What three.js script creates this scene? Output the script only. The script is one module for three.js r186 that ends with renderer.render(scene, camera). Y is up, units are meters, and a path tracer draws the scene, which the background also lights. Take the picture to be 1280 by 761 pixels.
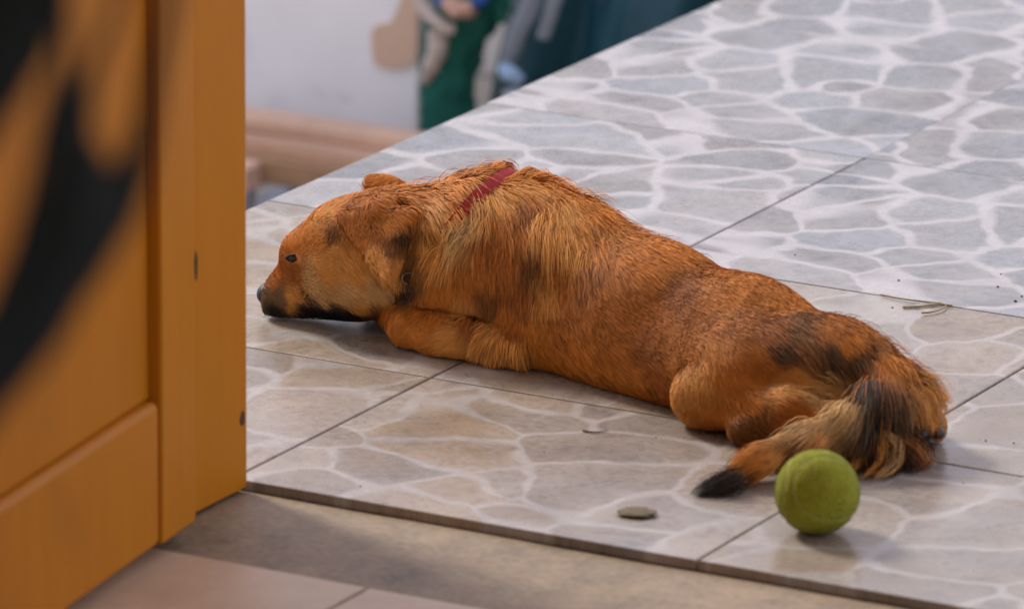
import * as THREE from 'three';
import { RoundedBoxGeometry } from 'three/addons/geometries/RoundedBoxGeometry.js';
import { mergeGeometries, mergeVertices } from 'three/addons/utils/BufferGeometryUtils.js';
import { ImprovedNoise } from 'three/addons/math/ImprovedNoise.js';

// ---------------------------------------------------------------- camera, sky, sun, exposure
// House frame: x runs along the front wall, -z leads out of the door onto the porch, y is up.
const scene = new THREE.Scene();
const camera = new THREE.PerspectiveCamera(5.168, 1024 / 608, 0.05, 200);
camera.position.set(2.54446, 1.55757, 4.52598);
camera.up.set(-0.14008, 0.96088, -0.23894);
camera.lookAt(2.54446 - 0.4604 * 5, 1.55757 - 0.27686 * 5, 4.52598 - 0.84343 * 5);
camera.focus = 5.55;
camera.userData.fStop = 8;
camera.updateMatrixWorld();

const skyTexture = (() => {                                    // soft, thinly overcast daylight
  const w = 256, h = 128, data = new Float32Array(w * h * 4), n = new ImprovedNoise();
  for (let j = 0; j < h; j++) for (let i = 0; i < w; i++) {
    const el = ((j + 0.5) / h - 0.5) * Math.PI, az = (i / w) * Math.PI * 2;
    const c = Math.cos(el), x = Math.cos(az) * c, z = Math.sin(az) * c, y = Math.sin(el);
    const cloud = 0.5 + 0.5 * (n.noise(x * 2.2, y * 4, z * 2.2) + 0.5 * n.noise(x * 5, y * 9, z * 5));
    const up = Math.max(0, y), k = y < 0 ? 0.35 : 1, b = 0.92 + 0.2 * cloud;
    const at = (j * w + i) * 4;
    data[at] = k * b * (1.0 - 0.17 * up); data[at + 1] = k * b * (0.985 - 0.1 * up); data[at + 2] = k * b * (1.13 + 0.02 * up); data[at + 3] = 1;
  }
  const t = new THREE.DataTexture(data, w, h, THREE.RGBAFormat, THREE.FloatType);
  t.mapping = THREE.EquirectangularReflectionMapping; t.magFilter = t.minFilter = THREE.LinearFilter; t.needsUpdate = true;
  return t;
})();
scene.background = skyTexture; scene.environment = skyTexture;
scene.backgroundIntensity = 0.6; scene.environmentIntensity = 0.6;
const sun = new THREE.DirectionalLight(new THREE.Color(1, 0.95, 0.88), 1.5);
sun.position.set(-3.8, 3.4, -1.4); sun.target.position.set(0.1, 0, 0);
sun.castShadow = true; sun.shadow.radius = 24; sun.shadow.mapSize.set(2048, 2048);
Object.assign(sun.shadow.camera, { left: -6, right: 6, top: 6, bottom: -6, near: 0.1, far: 20 });
scene.add(sun, sun.target);
const renderer = new THREE.WebGLRenderer({ antialias: true });
renderer.toneMapping = THREE.LinearToneMapping;
renderer.toneMappingExposure = 2.25;
renderer.shadowMap.enabled = true;

// ---------------------------------------------------------------- helpers
function rng(seed) { let a = seed >>> 0; return () => { a = (a + 0x6d2b79f5) >>> 0; let t = a; t = Math.imul(t ^ (t >>> 15), t | 1); t ^= t + Math.imul(t ^ (t >>> 7), t | 61); return ((t ^ (t >>> 14)) >>> 0) / 4294967296; }; }
const perlin = new ImprovedNoise();
const noise = (x, y, z = 0) => perlin.noise(x + 31.7, y + 17.3, z + 5.1);
function fbm(x, y, z = 0, o = 4) { let s = 0, a = 0.5; for (let i = 0; i < o; i++) { s += a * noise(x, y, z + i * 7.7); x *= 2.03; y *= 2.03; z *= 2.03; a *= 0.5; } return s; }
const clamp = (v, a = 0, b = 1) => Math.min(b, Math.max(a, v)), mix = (a, b, t) => a + (b - a) * t;
const smooth = (a, b, v) => { const t = clamp((v - a) / (b - a)); return t * t * (3 - 2 * t); };
const taken = {};
function numbered(name) { taken[name] = (taken[name] ?? -1) + 1; return taken[name] ? `${name}_${String(taken[name]).padStart(3, '0')}` : name; }
function tag(o, label, category, group) { o.userData.label = label; if (category) o.userData.category = category; if (group) o.userData.group = group; return o; }
function thing(name, label, category, [x, y, z] = [0, 0, 0], group) { const o = new THREE.Group(); o.name = numbered(name); o.position.set(x, y, z); scene.add(o); return tag(o, label, category, group); }
function part(name, geometry, material, parent, [x, y, z] = [0, 0, 0]) { const m = new THREE.Mesh(geometry, material); m.name = name; m.position.set(x, y, z); m.castShadow = m.receiveShadow = true; parent.add(m); return m; }
function one(name, geometry, material, label, category, at, group) { const m = part(numbered(name), geometry, material, scene, at); return tag(m, label, category, group); }
function structure(name, geometry, material, at) { const m = geometry ? part(numbered(name), geometry, material, scene, at) : new THREE.Group(); if (!geometry) { m.name = numbered(name); scene.add(m); } m.userData.kind = 'structure'; return m; }
const box = (w, h, d, r = 0.002) => new RoundedBoxGeometry(w, h, d, 2, Math.min(r, w / 2.01, h / 2.01, d / 2.01));
function texture(w, h, f, srgb = true) {                       // f(u, v) -> [r, g, b] in 0..1 (as stored)
  const d = new Uint8Array(w * h * 4);
  for (let j = 0; j < h; j++) for (let i = 0; i < w; i++) { const c = f((i + 0.5) / w, (j + 0.5) / h), k = (j * w + i) * 4; for (let a = 0; a < 3; a++) d[k + a] = Math.round(255 * clamp(c[a])); d[k + 3] = 255; }
  const t = new THREE.DataTexture(d, w, h, THREE.RGBAFormat, THREE.UnsignedByteType);
  t.magFilter = THREE.LinearFilter; t.minFilter = THREE.LinearFilter; t.wrapS = t.wrapT = THREE.RepeatWrapping; if (srgb) t.colorSpace = THREE.SRGBColorSpace; t.needsUpdate = true; return t;
}
const toS = (v) => (v <= 0.0031308 ? v * 12.92 : 1.055 * Math.pow(v, 1 / 2.4) - 0.055);
const lin = (r, g, b) => new THREE.Color().setRGB(r, g, b);
function boxUV(g, scale = 1) {                                 // uv in metres / scale, by the face each vertex points to
  const p = g.attributes.position, n = g.attributes.normal, uv = new Float32Array(p.count * 2);
  for (let i = 0; i < p.count; i++) { const ax = Math.abs(n.getX(i)), ay = Math.abs(n.getY(i)), az = Math.abs(n.getZ(i)); const [a, b] = ay >= ax && ay >= az ? [p.getX(i), p.getZ(i)] : ax >= az ? [p.getZ(i), p.getY(i)] : [p.getX(i), p.getY(i)]; uv[2 * i] = a / scale + 0.5; uv[2 * i + 1] = b / scale + 0.5; }
  g.setAttribute('uv', new THREE.BufferAttribute(uv, 2)); return g;
}

// ---------------------------------------------------------------- porch floor: ceramic tiles printed with flagstones
const TILE = 0.4;
function tilePrint(seed, bold) {
  const r = rng(seed), N = 640, pts = [], q = new ImprovedNoise(), o = r() * 90, m = bold ? 4.7 : 4;
  for (let j = -1; j <= m; j++) for (let i = -1; i <= m; i++) { const c = [(i + 0.5 + (r() - 0.5) * 1.15) / m, (j + 0.5 + (r() - 0.5) * 1.15) / m, 0.8 + 0.45 * r(), r(), r(), r(), (r() - 0.5) * 2, 0.7 + 0.6 * r()]; if (r() > 0.08) pts.push(c); if (r() < 0.22) pts.push([c[0] + 0.1 * (r() - 0.5), c[1] + 0.13, 1.1, r(), r(), r(), r(), 1]); }
  const color = new Uint8Array(N * N * 4), rough = new Uint8Array(N * N * 4);
  for (let y = 0; y < N; y++) for (let x = 0; x < N; x++) {
    let u = x / N, v = y / N;
    const wu = q.noise(u * 6, v * 6, o) * 0.028 + q.noise(u * 19, v * 19, o + 9) * 0.012, wv = q.noise(u * 6, v * 6, o + 20) * 0.028 + q.noise(u * 19, v * 19, o + 30) * 0.012;
    u += wu; v += wv;
    let d1 = 9, d2 = 9, c = null;
    for (const p of pts) { const a = u - p[0], b = v - p[1]; if (a > 0.5 || a < -0.5 || b > 0.5 || b < -0.5) continue; const e = a * p[7] + b * p[6] * 0.4, f = b / p[7], d = Math.sqrt(e * e + f * f) * p[2]; if (d < d1) { d2 = d1; d1 = d; c = p; } else if (d < d2) d2 = d; }
    const edge = (d2 - d1) * 0.5 * TILE;                         // metres to the middle of the pale joint
    const g1 = q.noise(u * 9, v * 9, o + 40), g2 = q.noise(u * 60, v * 60, o + 50), g3 = q.noise(u * 190, v * 190, o + 60), g4 = q.noise(u * 24, v * 24, o + 70);
    const wide = (bold ? 0.0023 : 0.0016) + (bold ? 0.0042 : 0.003) * smooth(0.0, 0.6, q.noise(u * 5, v * 5, o + 80)) + 0.0018 * c[5];
    const line = 1 - smooth(wide * 0.4, wide * 1.35 + 0.0015, edge + 0.0009 * g2);
    const halo = 0.34 * (1 - smooth(wide, wide + 0.016, edge)) * smooth(-0.1, 0.5, q.noise(u * 7, v * 7, o + 95));
    let tone = 0.22 + 0.08 * c[3] + 0.05 * g1 + 0.06 * g4 + 0.035 * g2 + 0.025 * g3 - 0.07 * smooth(0.25, 0.6, g4 + 0.5 * g2);
    const stain = bold ? 0 : 0.3 * smooth(0.0, 0.5, q.noise(u * 3, v * 3, o + 150) + 0.4 * g4); tone *= 1 - 0.6 * stain;
    const warm = 0.25 * stain + (c[4] - 0.45) * 0.1 + 0.05 * q.noise(u * 6, v * 6, o + 110);
    const s = bold ? [tone * (1.0 + warm), tone * 0.99, tone * (0.99 - warm)] : [tone * (1.17 + warm), tone * 0.98, tone * (0.81 - warm)];
    const pale = (bold ? 0.41 : 0.36) * (1 - 0.5 * stain) + 0.05 * g1 + 0.02 * g3 + 0.03 * g2, l = bold ? [pale * 1.05, pale * 0.99, pale * 0.97] : [pale * 1.09, pale * 0.98, pale * 0.89];
    const k = (y * N + x) * 4, t = clamp(line + halo * (1 - line));
    for (let a = 0; a < 3; a++) color[k + a] = Math.round(255 * toS(clamp(mix(s[a], l[a], t))));
    color[k + 3] = 255;
    const ro = clamp(0.27 + 0.08 * q.noise(u * 6, v * 6, o + 130) + 0.07 * g2 + 0.05 * q.noise(u * 1.7, v * 1.7, o + 140), 0.16, 0.75);
    rough[k] = rough[k + 1] = rough[k + 2] = Math.round(255 * ro); rough[k + 3] = 255;
  }
  const mk = (d, srgb) => { const t = new THREE.DataTexture(d, N, N, THREE.RGBAFormat, THREE.UnsignedByteType); t.magFilter = t.minFilter = THREE.LinearFilter; t.wrapS = t.wrapT = THREE.RepeatWrapping; if (srgb) t.colorSpace = THREE.SRGBColorSpace; t.needsUpdate = true; return t; };
  return new THREE.MeshPhysicalMaterial({ map: mk(color, true), roughnessMap: mk(rough, false), roughness: 1, ior: 1.5 });
}
const prints = [[11, false], [24, false], [37, true], [58, true]].map(([a, b]) => tilePrint(a, b));
function tileGeometry(w, d, thin = false, thick = 0.009) {                   // w along x, d along z, top at y = 0, small pillowed edge
  const e = thin ? 0.0004 : 0.0012, s = new THREE.Shape([[-w / 2 + e, -d / 2 + e], [w / 2 - e, -d / 2 + e], [w / 2 - e, d / 2 - e], [-w / 2 + e, d / 2 - e]].map((p) => new THREE.Vector2(...p)));
  const g = new THREE.ExtrudeGeometry(s, { depth: thick - 2 * e, bevelThickness: e, bevelSize: e, bevelSegments: 2 });
  g.rotateX(-Math.PI / 2).translate(0, -thick + e, 0);
  const p = g.attributes.position, uv = new Float32Array(p.count * 2);
  for (let i = 0; i < p.count; i++) { uv[2 * i] = p.getX(i) / TILE + 0.5; uv[2 * i + 1] = p.getZ(i) / TILE + 0.5; }
  g.setAttribute('uv', new THREE.BufferAttribute(uv, 2)); return g;
}
const grout = new THREE.MeshStandardMaterial({ color: lin(0.2, 0.165, 0.14), roughness: 0.95 });
const concrete = (() => {
  const map = texture(512, 512, (u, v) => { const b = 0.175 + 0.09 * fbm(u * 5, v * 5, 1) + 0.08 * fbm(u * 24, v * 24, 3) + 0.05 * noise(u * 120, v * 120, 2) - 0.12 * smooth(0.3, 0.55, fbm(u * 9, v * 9, 9)); return [toS(clamp(b * 1.4)), toS(clamp(b * 1.0)), toS(clamp(b * 0.6))]; });
  return new THREE.MeshStandardMaterial({ map, roughness: 0.6, bumpMap: map, bumpScale: 0.002 });
})();
const porch = structure('porch_floor');
{
  const r = rng(5), gap = 0.0026, w = TILE - gap, full = tileGeometry(w, w), edgeT = tileGeometry(0.392 - gap, w);
  const cutD = 0.310, cut = tileGeometry(w, cutD - gap), cutEdge = tileGeometry(0.392 - gap, cutD - gap), last = tileGeometry(w, TILE - 0.0015), lastEdge = tileGeometry(0.392 - gap, TILE - 0.0015), tight = tileGeometry(TILE - 0.0005, TILE - 0.0005, true), tightEdge = tileGeometry(0.3915, TILE - 0.0005, true);
  for (let i = -1; i < 7; i++) for (let j = -1; j < 9; j++) {
    const g = j < 0 ? (i < 0 ? cutEdge : cut) : j > 1 ? (i < 0 ? tightEdge : tight) : i < 0 ? edgeT : full;
    const x = i < 0 ? -0.196 : (i + 0.5) * TILE, z = j < 0 ? cutD / 2 : -(j + 0.5) * TILE;
    const g2 = j === 1 ? (i < 0 ? lastEdge : last) : g;
    const t = part('tile', g2, prints[(j > 0 ? 2 : 0) + Math.floor(r() * 2)], porch, [x, (r() - 0.5) * 0.0003, j === 1 ? z - 0.0004 : z]);
    t.rotation.y = j < 0 || i < 0 ? (r() < 0.5 ? 0 : Math.PI) : (j === 1 ? Math.floor(r() * 2) * 2 : Math.floor(r() * 4)) * Math.PI / 2;
    t.rotation.x += (r() - 0.5) * 0.0006; t.rotation.z += (r() - 0.5) * 0.0006;
  }
  const bed = boxUV(new THREE.BoxGeometry(3.19, 0.62, 3.908), 0.6);
  part('porch_slab', bed, grout, porch, [1.205, -0.3125, -1.646]).userData.label = 'grey mortar bed and side of the raised porch';
}
// ---------------------------------------------------------------- threshold and room floor
{
  const g = boxUV(new THREE.BoxGeometry(1.9, 0.12, 0.159, 60, 1, 10), 0.7), p = g.attributes.position;
  for (let i = 0; i < p.count; i++) if (p.getY(i) > 0) p.setY(i, p.getY(i) + 0.0016 * fbm(p.getX(i) * 9, p.getZ(i) * 9, 4) - 0.001);
  g.computeVertexNormals();
  structure('threshold', g, concrete, [0.6, -0.0672, 0.3905]);
}
const roomFloor = structure('room_floor');
{
  const map = texture(512, 512, (u, v) => { const b = 0.46 + 0.12 * fbm(u * 4, v * 4, 11) + 0.05 * fbm(u * 18, v * 18, 13) + 0.03 * noise(u * 90, v * 90, 3); return [toS(clamp(b * 1.25)), toS(clamp(b * 0.92)), toS(clamp(b * 0.62))]; });
  const mats = [0, 1].map((k) => { const t = map.clone(); t.offset.set(k * 0.37, k * 0.61); t.needsUpdate = true; return new THREE.MeshPhysicalMaterial({ map: t, roughness: 0.42 }); });
  const g = tileGeometry(TILE - 0.004, TILE - 0.004), r = rng(8);
  for (let i = -3; i < 8; i++) for (let j = 0; j < 16; j++) { const t = part('floor_tile', g, mats[Math.floor(r() * 2)], roomFloor, [0.215 + (i + 0.5) * TILE, -0.004, 0.473 + (j + 0.5) * TILE]); t.rotation.y = Math.floor(r() * 4) * Math.PI / 2; }
  part('floor_slab', new THREE.BoxGeometry(4.6, 0.1, 6.5), grout, roomFloor, [1.2, -0.0645, 0.4725 + 3.25]);
}
// ---------------------------------------------------------------- house: front wall with the doorway, side walls with windows, ceiling
const plasterIn = (() => {
  const map = texture(256, 256, (u, v) => { const b = 0.66 + 0.08 * fbm(u * 5, v * 5, 21) + 0.05 * fbm(u * 30, v * 30, 22); return [toS(b * 1.08), toS(b * 0.9), toS(b * 0.68)]; });
  return new THREE.MeshStandardMaterial({ map, roughness: 0.9 });
})();
{
  const wall = (name, label, boxes) => { const o = thing(name, label, 'wall'); for (const [x0, x1, y0, y1, z0, z1] of boxes) part('wall_section', boxUV(new THREE.BoxGeometry(x1 - x0, y1 - y0, z1 - z0), 1.5), plasterIn, o, [(x0 + x1) / 2, (y0 + y1) / 2, (z0 + z1) / 2]); return o; };
  wall('front_wall', 'plastered house wall around the open doorway', [[-1.1, -0.07, -0.012, 2.6, 0.312, 0.468], [1.09, 3.5, -0.012, 2.6, 0.312, 0.468], [-0.07, 1.09, 2.16, 2.6, 0.312, 0.468]]);
  wall('left_room_wall', 'plain room wall behind the open orange door', [[-1.1, -0.95, -0.115, 2.6, 0.47, 6.9]]);
  wall('right_room_wall', 'room wall with a wide window opening', [[3.35, 3.5, -0.115, 0.6, 0.47, 6.9], [3.35, 3.5, 2.3, 2.6, 0.47, 6.9], [3.35, 3.5, 0.6, 2.3, 0.47, 0.6], [3.35, 3.5, 0.6, 2.3, 6.0, 6.9]]);
  wall('back_room_wall', 'plain room wall facing the doorway', [[-0.95, 3.35, -0.115, 2.6, 6.75, 6.9]]);
  structure('porch_roof', new THREE.BoxGeometry(4.1, 0.1, 0.9), plasterIn, [1.45, 2.51, -0.14]);
  structure('ceiling', new THREE.BoxGeometry(4.8, 0.12, 6.8), plasterIn, [1.2, 2.662, 3.6]);
}
// ---------------------------------------------------------------- orange door
const paint = (() => {
  const map = texture(1024, 1024, (u, v) => {
    const a = fbm(u * 6, v * 3, 31), b = fbm(u * 60, v * 6, 33), c = fbm(u * 9, v * 5, 37);
    let k = 1 + 0.16 * a + 0.08 * b;
    let col = [0.5 * k, 0.178 * k * (1 + 0.12 * a), 0.007 * k];
    const grime = smooth(0.15, 0.5, c + 0.35 * fbm(u * 5, v * 5, 39) + 0.06 * b) * 0.25;      // smudges in patches
    col = [mix(col[0], 0.16, grime), mix(col[1], 0.075, grime), mix(col[2], 0.025, grime)];
    return col.map((x) => toS(clamp(x)));
  });
  const bump = texture(256, 1024, (u, v) => { const b = 0.5 + 0.5 * fbm(u * 40, v * 3, 41, 3); return [b, b, b]; }, false);
  return new THREE.MeshPhysicalMaterial({ map, roughness: 0.5, bumpMap: bump, bumpScale: 0.0008, specularIntensity: 0.35 });
})();
{
  const fr = thing('door_frame', 'orange painted wooden door frame set in the wall', 'door frame', [0, 0, 0]);
  part('jamb', boxUV(box(0.083, 2.165, 0.082, 0.003), 1), paint, fr, [-0.0265, 1.0775, 0.352]);
  part('jamb', boxUV(box(0.083, 2.165, 0.082, 0.003), 1), paint, fr, [1.045, 1.0775, 0.352]);
  part('head', boxUV(box(0.986, 0.06, 0.078, 0.003), 1), paint, fr, [0.5095, 2.128, 0.352]);
  part('door_stop', boxUV(box(0.02, 2.09, 0.03, 0.002), 1), paint, fr, [0.992, 1.05, 0.325]);
  // knocks where the paint has come off the jamb
  const bare = new THREE.MeshStandardMaterial({ color: lin(0.07, 0.04, 0.02), roughness: 0.9 }), chipR = rng(61);
  for (const [y, z, h, d] of [[0.0522, 0.3197, 0.0065, 0.0042], [0.19, 0.386, 0.012, 0.0025]]) {
    const s = new THREE.Shape(), n = 11; for (let i = 0; i < n; i++) { const a = i / n * Math.PI * 2, k = 0.6 + 0.5 * chipR(); s[i ? 'lineTo' : 'moveTo'](Math.cos(a) * d * k, Math.sin(a) * h * k); } s.closePath();
    part('paint_chip', new THREE.ExtrudeGeometry(s, { depth: 0.0003, bevelEnabled: false }).rotateY(Math.PI / 2), bare, fr, [0.0151, y, z]);
  }
  // leaf: local x runs from the hinge edge along the leaf, local z is its thickness, its face at z = 0 looks into the room
  const leaf = thing('panel_door', 'open orange painted panel door with recessed panels', 'door', [0.0423, 0, 0.4315]);
  leaf.rotation.y = -Math.atan2(0.206, 0.028);
  const W = 0.86, T = 0.038, Y0 = 0.006, S = 0.062, zc = T / 2;
  const stile = boxUV(box(S, 2.08, T, 0.003), 1);
  part('stile', stile, paint, leaf, [S / 2, Y0 + 1.04, zc]);
  part('stile', stile, paint, leaf, [W - S / 2, Y0 + 1.04, zc]);
  const rails = [[Y0, 0.118], [0.88, 1.02], [2.0, 2.08]];
  for (const [a, b] of rails) part('rail', boxUV(box(W - 2 * S - 0.001, b - a, T - 0.002, 0.007), 1), paint, leaf, [W / 2, (a + b) / 2, zc]);
  for (const [a, b] of [[0.118, 0.88], [1.02, 2.0]]) {
    part('panel', boxUV(box(W - 2 * S, b - a, 0.02, 0.002), 1), paint, leaf, [W / 2, (a + b) / 2, zc + 0.001]);
  }
  const steel = new THREE.MeshStandardMaterial({ color: lin(0.3, 0.28, 0.25), metalness: 0.9, roughness: 0.45 });
  for (const y of [0.75, 1.8]) part('hinge', new THREE.CylinderGeometry(0.006, 0.006, 0.09, 14), steel, leaf, [-0.004, y, -0.002]);
}
// ---------------------------------------------------------------- yard below the porch
const YARD = -0.62;
{
  const map = texture(512, 512, (u, v) => { const b = 0.36 + 0.12 * fbm(u * 20, v * 20, 51) + 0.06 * noise(u * 160, v * 160); return [toS(clamp(b * 1.05)), toS(clamp(b * 0.95)), toS(clamp(b * 0.82))]; });
  map.repeat.set(40, 40);
  const g = new THREE.PlaneGeometry(120, 120).rotateX(-Math.PI / 2);
  structure('ground', g, new THREE.MeshStandardMaterial({ map, roughness: 0.95 }), [0, YARD, 0]);
}
const whitewash = (() => {
  const map = texture(1024, 1024, (u, v) => { const s = smooth(0.12, 0.4, fbm(u * 7, v * 7, 61)); const b = 0.76 + 0.06 * fbm(u * 12, v * 12, 62) + 0.03 * noise(u * 200, v * 200, 2) - 0.1 * s - 0.1 * smooth(0.25, 0.5, fbm(u * 30, v * 30, 65)); return [toS(b * 1.0), toS(b * 0.98), toS(b * 0.98)]; });
  return new THREE.MeshStandardMaterial({ map, roughness: 0.92, bumpMap: map, bumpScale: 0.006 });
})();
{
  const o = thing('yard_wall', 'whitewashed yard wall with a bare tan plaster patch at its end', 'wall', [-2.7, YARD, -2.49]);
  part('wall_face', boxUV(box(2.612, 1.9, 0.08, 0.008), 1.2), whitewash, o, [0, 0.95, 0]);
  const s = new THREE.Shape(), P = [[-1.462, -0.412], [-1.459, -0.447], [-1.447, -0.456], [-1.425, -0.455], [-1.404, -0.446], [-1.397, -0.43], [-1.397, -0.34], [-1.404, -0.25], [-1.425, -0.25], [-1.418, -0.34], [-1.424, -0.376], [-1.437, -0.398], [-1.452, -0.402]];
  s.moveTo(P[0][0] + 2.7, P[0][1] - YARD); s.splineThru([...P.slice(1), P[0]].map(([x, y]) => new THREE.Vector2(x + 2.7, y - YARD)));
  part('bare_patch', new THREE.ExtrudeGeometry(s, { depth: 0.004, bevelEnabled: false }), new THREE.MeshStandardMaterial({ color: lin(0.58, 0.4, 0.29), roughness: 0.95 }), o, [0, 0, 0.0395]).userData.label = 'bare tan plaster where the white paint is gone';
  const b = thing('far_wall', 'pale wall seen behind the green cloth', 'wall', [-0.9, YARD, -3.1]);
  part('wall_face', boxUV(box(3.4, 1.7, 0.12, 0.008), 1.2), whitewash, b, [0, 0.85, 0]);
}
const timber = (r, g, b, seed) => { const map = texture(256, 128, (u, v) => { const k = 1 + 0.35 * fbm(u * 3, v * 18, seed) + 0.12 * noise(u * 20, v * 90, seed); return [toS(clamp(r * k)), toS(clamp(g * k)), toS(clamp(b * k))]; }); return new THREE.MeshStandardMaterial({ map, roughness: 0.85 }); };
{
  const light = timber(0.55, 0.36, 0.25, 71), brown = timber(0.3, 0.17, 0.09, 72), pink = timber(0.66, 0.42, 0.31, 73);
  one('timber_plank', boxUV(box(0.62, 0.015, 0.05, 0.002), 0.5), light, 'thin pale timber plank lying topmost along the white yard wall', 'plank', [-1.6, -0.486, -2.25]).rotation.set(0, 0.05, -0.012);
  one('timber_plank', boxUV(box(0.55, 0.018, 0.075, 0.003), 0.5), timber(0.46, 0.28, 0.18, 74), 'wider tan timber plank between the thin pale plank and the brown plank', 'plank', [-1.56, -0.5045, -2.232]).rotation.set(0, 0.015, -0.008);
  one('timber_plank', boxUV(box(0.5, 0.03, 0.06, 0.003), 0.5), brown, 'brown timber plank lowest of the stack on the rubble stones', 'plank', [-1.25, -0.5295, -2.215]).rotation.set(0, 0.03, -0.008);
  one('timber_block', boxUV(box(0.15, 0.033, 0.09, 0.005), 0.4), pink, 'pinkish sawn timber block beside the brown plank', 'block', [-1.535, -0.5315, -2.185]);
  const stone = new THREE.MeshStandardMaterial({ color: lin(0.2, 0.22, 0.26), roughness: 0.9 }), r = rng(77);
  const rock = (rx, ry, rz, k) => { const g = mergeVertices(new THREE.IcosahedronGeometry(1, 4).deleteAttribute('normal').deleteAttribute('uv')), p = g.attributes.position; for (let i = 0; i < p.count; i++) { const x = p.getX(i), y = p.getY(i), z = p.getZ(i), n = 1 + 0.28 * noise(x * 1.3 + k, y * 1.3, z * 1.3) + 0.08 * noise(x * 5, y * 5 + k, z * 5); p.setXYZ(i, x * n * rx, y * n * ry, z * n * rz); } g.computeVertexNormals(); return g; };
  [[-1.425, -0.58, -2.17, 0.034, 0.04, 0.035], [-1.34, -0.582, -2.2, 0.045, 0.038, 0.04], [-1.36, -0.585, -2.1, 0.028, 0.035, 0.03], [-1.22, -0.582, -2.22, 0.05, 0.038, 0.04], [-1.12, -0.582, -2.2, 0.04, 0.037, 0.05]].forEach(([x, y, z, a, b, c], k) => one('rubble_stone', rock(a, b, c, k * 3.1), stone, 'blue grey rubble stone under the timber planks', 'stone', [x, y, z], 'stones under the timber'));
  const foam = thing('white_basin', 'small white tub under the pinkish timber block', 'tub', [-1.535, YARD, -2.175]);
  const pts = [[0.001, 0], [0.05, 0], [0.054, 0.004], [0.062, 0.064], [0.066, 0.069], [0.066, 0.0715], [0.06, 0.0715], [0.05, 0.006], [0.001, 0.006]].map((p) => new THREE.Vector2(...p));
  part('tub', new THREE.LatheGeometry(pts, 40), new THREE.MeshStandardMaterial({ color: lin(0.72, 0.72, 0.78), roughness: 0.5 }), foam);
}
function softCloth(nu, nv, f) {                                  // closed sheet: f(u, v, side) -> [x, y, z], both faces joined at the rim
  const g = new THREE.BufferGeometry(), P = [], I = [];
  for (const s of [0, 1]) for (let j = 0; j <= nv; j++) for (let i = 0; i <= nu; i++) P.push(...f(i / nu, j / nv, s));
  const id = (s, i, j) => s * (nu + 1) * (nv + 1) + j * (nu + 1) + i;
  for (let j = 0; j < nv; j++) for (let i = 0; i < nu; i++) { I.push(id(0, i, j), id(0, i + 1, j), id(0, i + 1, j + 1), id(0, i, j), id(0, i + 1, j + 1), id(0, i, j + 1)); I.push(id(1, i, j), id(1, i + 1, j + 1), id(1, i + 1, j), id(1, i, j), id(1, i, j + 1), id(1, i + 1, j + 1)); }
  const rim = []; for (let i = 0; i < nu; i++) rim.push([i, 0]); for (let j = 0; j < nv; j++) rim.push([nu, j]); for (let i = nu; i > 0; i--) rim.push([i, nv]); for (let j = nv; j > 0; j--) rim.push([0, j]);
  rim.forEach(([i, j], k) => { const [a, b] = rim[(k + 1) % rim.length]; I.push(id(0, i, j), id(1, i, j), id(1, a, b), id(0, i, j), id(1, a, b), id(0, a, b)); });
  g.setAttribute('position', new THREE.Float32BufferAttribute(P, 3)); g.setIndex(I); g.computeVertexNormals(); return g;
}
function limb(points, radii, flat = 1, seg = 60, rad = 18, wave = 0) {   // a soft roll along a curve, closed at both ends
  const c = new THREE.CatmullRomCurve3(points.map((p) => new THREE.Vector3(...p))), P = [], I = [];
  for (let j = 0; j <= seg; j++) {
    const t = j / seg, p = c.getPoint(t), d = c.getTangent(t), k = t * (radii.length - 1), a = Math.min(radii.length - 2, Math.floor(k)), r = mix(radii[a], radii[a + 1], k - a);
    const side = new THREE.Vector3(0.8766, 0, -0.4812); side.addScaledVector(d, -side.dot(d)).normalize(); const up = new THREE.Vector3().crossVectors(d, side).normalize();
    for (let i = 0; i < rad; i++) { const w = (i / rad) * Math.PI * 2, q = r * (1 + wave * noise(i * 0.9, t * 9, points[0][0] * 50)) * (j === 0 || j === seg ? 0.05 : 1); P.push(p.x + side.x * Math.cos(w) * q + up.x * Math.sin(w) * q * flat, p.y + side.y * Math.cos(w) * q + up.y * Math.sin(w) * q * flat, p.z + side.z * Math.cos(w) * q + up.z * Math.sin(w) * q * flat); }
  }
  for (let j = 0; j < seg; j++) for (let i = 0; i < rad; i++) { const a = j * rad + i, b = j * rad + (i + 1) % rad, e = a + rad, f = b + rad; I.push(a, b, e, b, f, e); }
  for (const j of [0, seg]) for (let i = 1; i < rad - 1; i++) I.push(...(j ? [j * rad, j * rad + i, j * rad + i + 1] : [0, i + 1, i]));
  const g = new THREE.BufferGeometry(); g.setAttribute('position', new THREE.Float32BufferAttribute(P, 3)); g.setIndex(I); g.computeVertexNormals(); return g;
}
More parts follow.
